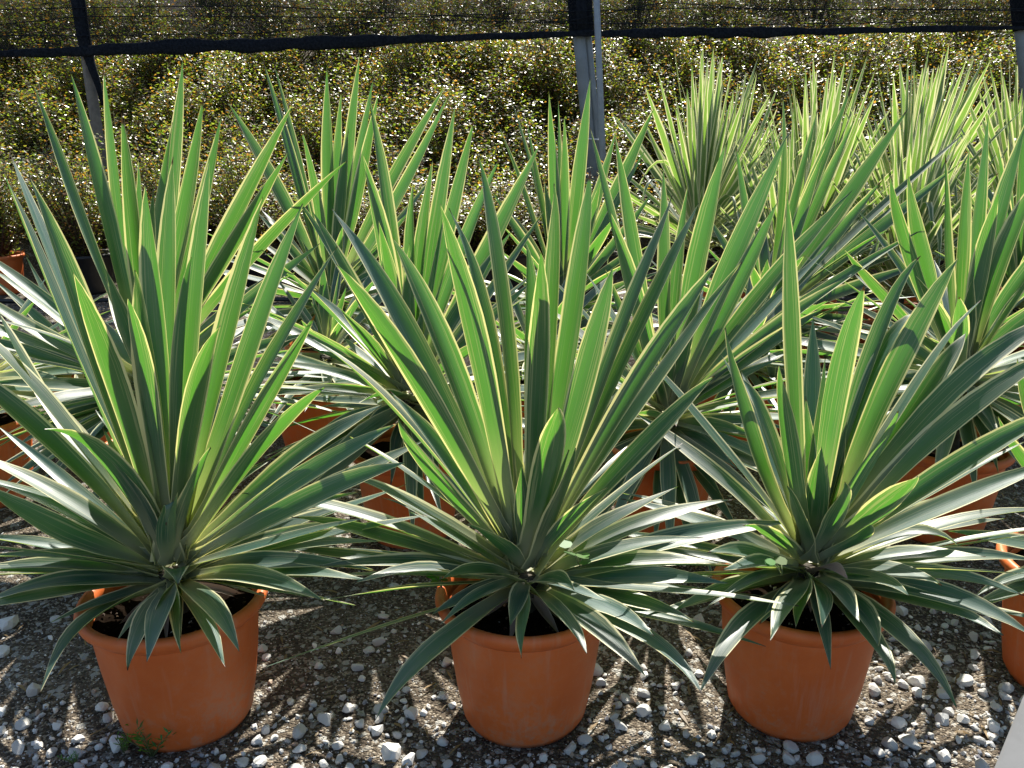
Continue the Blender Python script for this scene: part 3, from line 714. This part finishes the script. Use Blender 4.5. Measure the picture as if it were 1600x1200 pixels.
def shrub(x, y, sc, zs, i, label, group, pot=None):
    root = empty('shrub', (x, y, gz(x, y)), label, 'shrub', group)
    f, b = SH[i % 4]
    z0 = .26 if pot else 0
    for nm, me in (('foliage', f), ('branches', b)):
        o = link(nm, me, root); o.location = (0, 0, z0); o.rotation_euler = (0, 0, i * 1.93); o.scale = (sc, sc, zs)
    if pot:
        c_ = link('container', pot, root)
        if pot is POTMESH[1]: link('rim', RIMMESH[1], c_)
k = 0
for j, (y, st) in enumerate(((7.5, .62), (8.1, .62), (8.7, .64), (9.3, .66), (9.95, .7), (10.6, .7))):
    half = y * .66 + 2.2; n = int(2 * half / st)
    for i in range(n + 1):
        x = -half + 2 * half * i / n + random.uniform(-.14, .14)
        shrub(x, y + random.uniform(-.16, .16), random.uniform(.88, 1.15), random.uniform(.8, 1.12), k, 'small-leaved glossy shrub in the dense planting on the bank behind the net', 'shrubs massed on the bank'); k += 1
for i in range(15):
    x = -4.6 + i * .66 + random.uniform(-.08, .08)
    tall = 1.0 if x < -1.5 else .70
    shrub(x, 6.38 + random.uniform(-.1, .1), .9, tall * random.uniform(.85, 1.05), k,
          'terracotta-potted glossy shrub at the left edge below the net hem' if i == 1 else 'glossy small-leaved shrub in a dark container in the line before the posts',
          'container shrubs in line before the posts', POTMESH[1] if i == 1 else DARKPOT); k += 1
hose = tag(link('irrigation_pipe', mesh('pipe', *tube([(-6 + i * .6, 5.95 + .03 * math.sin(i * 1.3), .02 + .004 * math.sin(i)) for i in range(21)], .016, 8)), None, BLACKPL),
           'black irrigation pipe lying along the foot of the shrubs', 'pipe')

# ------------------------------------------------------------------ grey metal rail at the lower right corner
rail = empty('metal_trolley', (1.0, 1.2, 0), 'pale grey metal frame corner at the lower right edge', 'trolley')
rb = Vector((1.0, 1.2, 0))
r0, r1 = at(1590, 1215, 1.02) - rb, at(1650, 1060, 1.14) - rb
def beam(a, b, wd, ht):
    t = (b - a).normalized(); s = t.cross(Vector((0, 0, 1))).normalized(); u = s.cross(t)
    vs = [p + s * sx * wd + u * sz * ht for p in (a, b) for sx, sz in ((-1, -1), (1, -1), (1, 1), (-1, 1))]
    bm = bmesh.new(); vv = [bm.verts.new(v) for v in vs]
    for f in ((3, 2, 1, 0), (4, 5, 6, 7), (0, 1, 5, 4), (1, 2, 6, 5), (2, 3, 7, 6), (3, 0, 4, 7)): bm.faces.new([vv[i] for i in f])
    bmesh.ops.bevel(bm, geom=list(bm.edges), offset=.004, segments=2, affect='EDGES')
    bmesh.ops.recalc_face_normals(bm, faces=bm.faces)
    me = bpy.data.meshes.new('beam'); bm.to_mesh(me); bm.free(); return me
dirv = (r1 - r0).normalized()
link('rail', beam(r0 - dirv * .5, r1 + dirv * .05, .03, .012), rail, GREYPVC)
for f in (-.45, .0):
    q = r0 + dirv * f + Vector((.035, 0, -.012))
    link('leg', beam(Vector((q.x, q.y, .0)), q, .012, .012), rail, GREYPVC)

# ------------------------------------------------------------------ gravel
def in_pot(x, y, m=0.0):
    return any((x - a) ** 2 + (y - b) ** 2 < (r + m) ** 2 for a, b, r in POTS)
def stone_col(rnd):
    q = rnd.random()
    if q < .72: k = rnd.uniform(.52, .8); return (k, k * .98, k * .93)
    if q < .86: k = rnd.uniform(.28, .45); return (k * .96, k * .98, k * 1.05)
    if q < .92: k = rnd.uniform(.14, .22); return (k, k * .98, k * 1.08)
    k = rnd.uniform(.3, .5); return (k, k * .74, k * .56)
def ico(sub):
    bm = bmesh.new(); bmesh.ops.create_icosphere(bm, subdivisions=sub, radius=1)
    v = [x.co.copy() for x in bm.verts]; f = [tuple(y.index for y in x.verts) for x in bm.faces]; bm.free(); return v, f
IV1, IF1 = ico(1); IV2, IF2 = ico(2)
def rock(rnd, V, sx, sy, sz):
    """angular chip: sphere cut by a few random planes"""
    pl = [(Vector((rnd.gauss(0, 1), rnd.gauss(0, 1), rnd.gauss(0, 1))).normalized(), rnd.uniform(.42, .82)) for _ in range(9)]
    out = []
    for v in V:
        q = v.copy()
        for n, d in pl:
            e = q.dot(n)
            if e > d: q = q - n * (e - d)
        out.append(Vector((q.x * sx, q.y * sy, q.z * sz)))
    return out
grn = random.Random(21)
def density(x, y):
    d = .10 + .9 * max(0, min(1, (1.62 - y) / .25))                     # thick along the path in front
    d += .45 * max(0, noise.noise(Vector((x * 2.2, y * 2.2, 5))))
    if x > .72 and y < 1.9: d += .5
    return d
# largest stones: one object each
SV = []
for i in range(14):
    me = mesh('stone', rock(grn, IV2, 1, grn.uniform(.65, .95), grn.uniform(.55, .85)), IF2, False)
    me.color_attributes.new('tint', 'FLOAT_COLOR', 'POINT'); c = stone_col(grn)
    me.color_attributes['tint'].data.foreach_set('color', [*c, 1] * len(me.vertices)); me.materials.append(STONE); SV.append(me)
placed = []
fixed = [(10, 978, .036), (55, 1082, .022), (182, 1168, .026), (610, 1180, .026), (1006, 1090, .020), (1040, 1140, .019), (1345, 1110, .030), (1420, 1160, .026), (510, 1130, .022), (470, 1150, .019), (1110, 1150, .014), (1235, 1170, .018), (640, 1190, .02), (1275, 1190, .022)]
for px, py, s in fixed:
    d = FWD * FPX + RGT * (px - 800) + UPV * (600 - py); p = CAM + d * (-CAMH / d.z); placed.append((p.x, p.y, s))
tries = 0
while len(placed) < 300 and tries < 40000:
    tries += 1
    y = grn.uniform(1.22, 2.1); x = grn.uniform(-.68 * y - .12, .68 * y + .12)
    if grn.random() > density(x, y) or in_pot(x, y, .02): continue
    s = grn.uniform(.010, .021) * (1.4 if grn.random() < .15 else 1)
    if any((x - a) ** 2 + (y - b) ** 2 < ((s + c) * .8) ** 2 for a, b, c in placed): continue
    placed.append((x, y, s))
for i, (x, y, s) in enumerate(placed):
    if in_pot(x, y, s * .6): continue
    o = link('stone', SV[i % 14], ground); o.location = (x, y, gz(x, y) + s * .34)
    o.rotation_euler = (grn.uniform(-.35, .35), grn.uniform(-.35, .35), grn.uniform(0, 6.28)); o.scale = (s, s, s)
# the rest of the gravel and grit, uncountable
def scatter(name, n, y0, y1, s0, s1, dens, V, F, mn=0):
    vs, fs, cols = [], [], []
    c_ = 0; t_ = 0
    while c_ < n and t_ < n * 12:
        t_ += 1
        y = y0 + (y1 - y0) * grn.random() ** 1.5; x = grn.uniform(-.70 * y - .15, .70 * y + .15)
        if (dens and grn.random() > density(x, y)) or in_pot(x, y, .004): continue
        s = grn.uniform(s0, s1) * (.7 + .3 * grn.random())
        rk = rock(grn, V, s, s * grn.uniform(.6, .95), s * grn.uniform(.45, .8))
        rot = Euler((grn.uniform(-.5, .5), grn.uniform(-.5, .5), grn.uniform(0, 6.28))).to_matrix()
        b = Vector((x, y, gz(x, y) + s * .3)); o = len(vs)
        vs += [rot @ q + b for q in rk]; fs += [tuple(i + o for i in f) for f in F]
        cols += [*stone_col(grn), 1] * len(V); c_ += 1
    me = mesh(name, vs, fs, False); a = me.color_attributes.new('tint', 'FLOAT_COLOR', 'POINT'); a.data.foreach_set('color', cols)
    o = link(name, me, ground, STONE); o['kind'] = 'stuff'; return o
scatter('gravel', 3600, 1.0, 5.6, .004, .012, True, IV1, IF1)
TET = [Vector((1, 0, -.4)), Vector((-.5, .87, -.4)), Vector((-.5, -.87, -.4)), Vector((0, 0, .9))]
OCT = [Vector(v) for v in ((1, 0, 0), (0, 1, 0), (-1, 0, 0), (0, -1, 0), (0, 0, 1), (0, 0, -1))]
OF = [(0, 1, 4), (1, 2, 4), (2, 3, 4), (3, 0, 4), (1, 0, 5), (2, 1, 5), (3, 2, 5), (0, 3, 5)]
scatter('grit', 17000, 1.0, 4.5, .0015, .0042, False, OCT, OF)

# ------------------------------------------------------------------ weeds
def weed(px, py, label, kind, n, size, Y=None, z=0.0, name='weed', seed=0):
    rnd = random.Random(seed)
    if Y is None:
        d = FWD * FPX + RGT * (px - 800) + UPV * (600 - py); p = CAM + d * ((z - CAMH) / d.z)
    else: p = at(px, py, Y)
    root = empty(name, p, label, 'weed')
    sv, sf = [], []; vs, fs, cols = [], [], []
    def leafq(q, d, L, W, c):
        n_ = Vector((rnd.gauss(0, .4), rnd.gauss(0, .4) - .3, 1)).normalized(); s = d.cross(n_).normalized(); o = len(vs)
        if kind == 'round':
            m = 8
            vs.extend([q + d * L * .5 + (d * math.cos(2 * math.pi * i / m) + s * math.sin(2 * math.pi * i / m)) * L * .5 for i in range(m)]); fs.append(tuple(range(o, o + m))); cols.extend([*c, 1] * m)
        else:
            vs.extend([q, q + d * L * .5 + s * W, q + d * L, q + d * L * .5 - s * W]); fs.append((o, o + 1, o + 2, o + 3)); cols.extend([*c, 1] * 4)
    for i in range(n):
        a = rnd.uniform(0, 6.28); lean = rnd.uniform(.2, .9)
        e = Vector((math.cos(a) * lean, math.sin(a) * lean, 1)).normalized() * size * rnd.uniform(.5, 1.1); m = e * .5 + Vector((0, 0, size * .06))
        v, f = tube([Vector((0, 0, 0)), m, e], [.0012, .001, .0006], 4); o = len(sv); sv += v; sf += [tuple(k + o for k in ff) for ff in f]
        c = (rnd.uniform(.05, .10), rnd.uniform(.14, .24), rnd.uniform(.02, .05))
        if kind == 'round': leafq(e, Vector((math.cos(a), math.sin(a), .15)).normalized(), size * rnd.uniform(.5, .8), 0, c)
        else:
            for k in range(10):
                t = .25 + .75 * k / 9; q = m.lerp(e, (t - .5) * 2) if t > .5 else m * (t * 2)
                b = rnd.uniform(0, 6.28); leafq(q, (Vector((math.cos(b), math.sin(b), .7))).normalized(), size * rnd.uniform(.14, .26), size * .022, c)
    link('stems', mesh('stems', sv, sf), root, simple('weed_stem', (.12, .15, .05), .7) if 'weed_stem' not in bpy.data.materials else bpy.data.materials['weed_stem'])
    me = mesh('leaves', vs, fs, False); at_ = me.color_attributes.new('tint', 'FLOAT_COLOR', 'POINT'); at_.data.foreach_set('color', cols)
    o = link('leaves', me, root, WEED); o['kind'] = 'stuff'
weed(238, 1184, 'feathery green weed growing against the front of the leftmost pot', 'feather', 16, .105, seed=3)
weed(195, 1178, 'small reddish green weed at the lower left of the leftmost pot', 'feather', 8, .06, seed=4)
weed(120, 1196, 'tiny grassy weed at the bottom edge left of the leftmost pot', 'feather', 6, .04, seed=5)
weed(905, 885, 'round-leaved weed seedling at the right of the middle pot', 'round', 5, .04, Y=1.50, seed=6, name='weed_seedling')
weed(690, 918, 'round-leaved weed seedling on the left rim of the middle pot', 'round', 5, .032, Y=1.50, seed=7, name='weed_seedling')
weed(1222, 900, 'round-leaved weed seedling among the leaves of the right front pot', 'round', 3, .036, Y=1.40, seed=8, name='weed_seedling')

# ------------------------------------------------------------------ bark and perlite on the soil, dry litter on the ground
for root_, loc_, _c in (F1, F2, F3):
    vs, fs, cols = [], [], []
    for i in range(150):
        a = grn.uniform(0, 6.28); r = .15 * math.sqrt(grn.random()); s_ = grn.uniform(.0025, .007)
        rk = rock(grn, OCT, s_, s_ * grn.uniform(.4, .9), s_ * grn.uniform(.3, .6))
        b = Vector((r * math.cos(a), r * math.sin(a), .262)); rot = Euler((grn.uniform(-.6, .6), grn.uniform(-.6, .6), grn.uniform(0, 6.28))).to_matrix(); o = len(vs)
        vs += [rot @ q + b for q in rk]; fs += [tuple(k + o for k in f) for f in OF]
        c = (.5, .48, .44) if grn.random() < .12 else ((.05, .03, .018) if grn.random() < .7 else (.11, .07, .04)); cols += [*c, 1] * len(OCT)
    me = mesh('bark_chips', vs, fs, False); a_ = me.color_attributes.new('tint', 'FLOAT_COLOR', 'POINT'); a_.data.foreach_set('color', cols)
    o = link('bark_chips', me, root_, STONE); o['kind'] = 'stuff'
vs, fs, cols = [], [], []
for i in range(420):
    y = grn.uniform(1.22, 2.6); x = grn.uniform(-.7 * y, .7 * y)
    if in_pot(x, y, .01): continue
    L = grn.uniform(.012, .05); W = grn.uniform(.0012, .004); a = grn.uniform(0, 6.28); d = Vector((math.cos(a), math.sin(a), grn.uniform(-.08, .12))); sd = Vector((-d.y, d.x, grn.uniform(-.3, .3))) * W
    p = Vector((x, y, gz(x, y) + grn.uniform(.003, .009))); o = len(vs); m_ = p + d * L * .5 + Vector((0, 0, L * grn.uniform(0, .15)))
    vs += [p + sd * .4, p - sd * .4, m_ + sd, m_ - sd, p + d * L]; fs += [(o, o + 1, o + 3, o + 2), (o + 2, o + 3, o + 4)]
    k_ = grn.uniform(.5, 1.1); cols += [.30 * k_, .20 * k_, .10 * k_, 1] * 5
me = mesh('leaf_litter', vs, fs, False); a_ = me.color_attributes.new('tint', 'FLOAT_COLOR', 'POINT'); a_.data.foreach_set('color', cols)
o = link('leaf_litter', me, ground, WEED); o['kind'] = 'stuff'
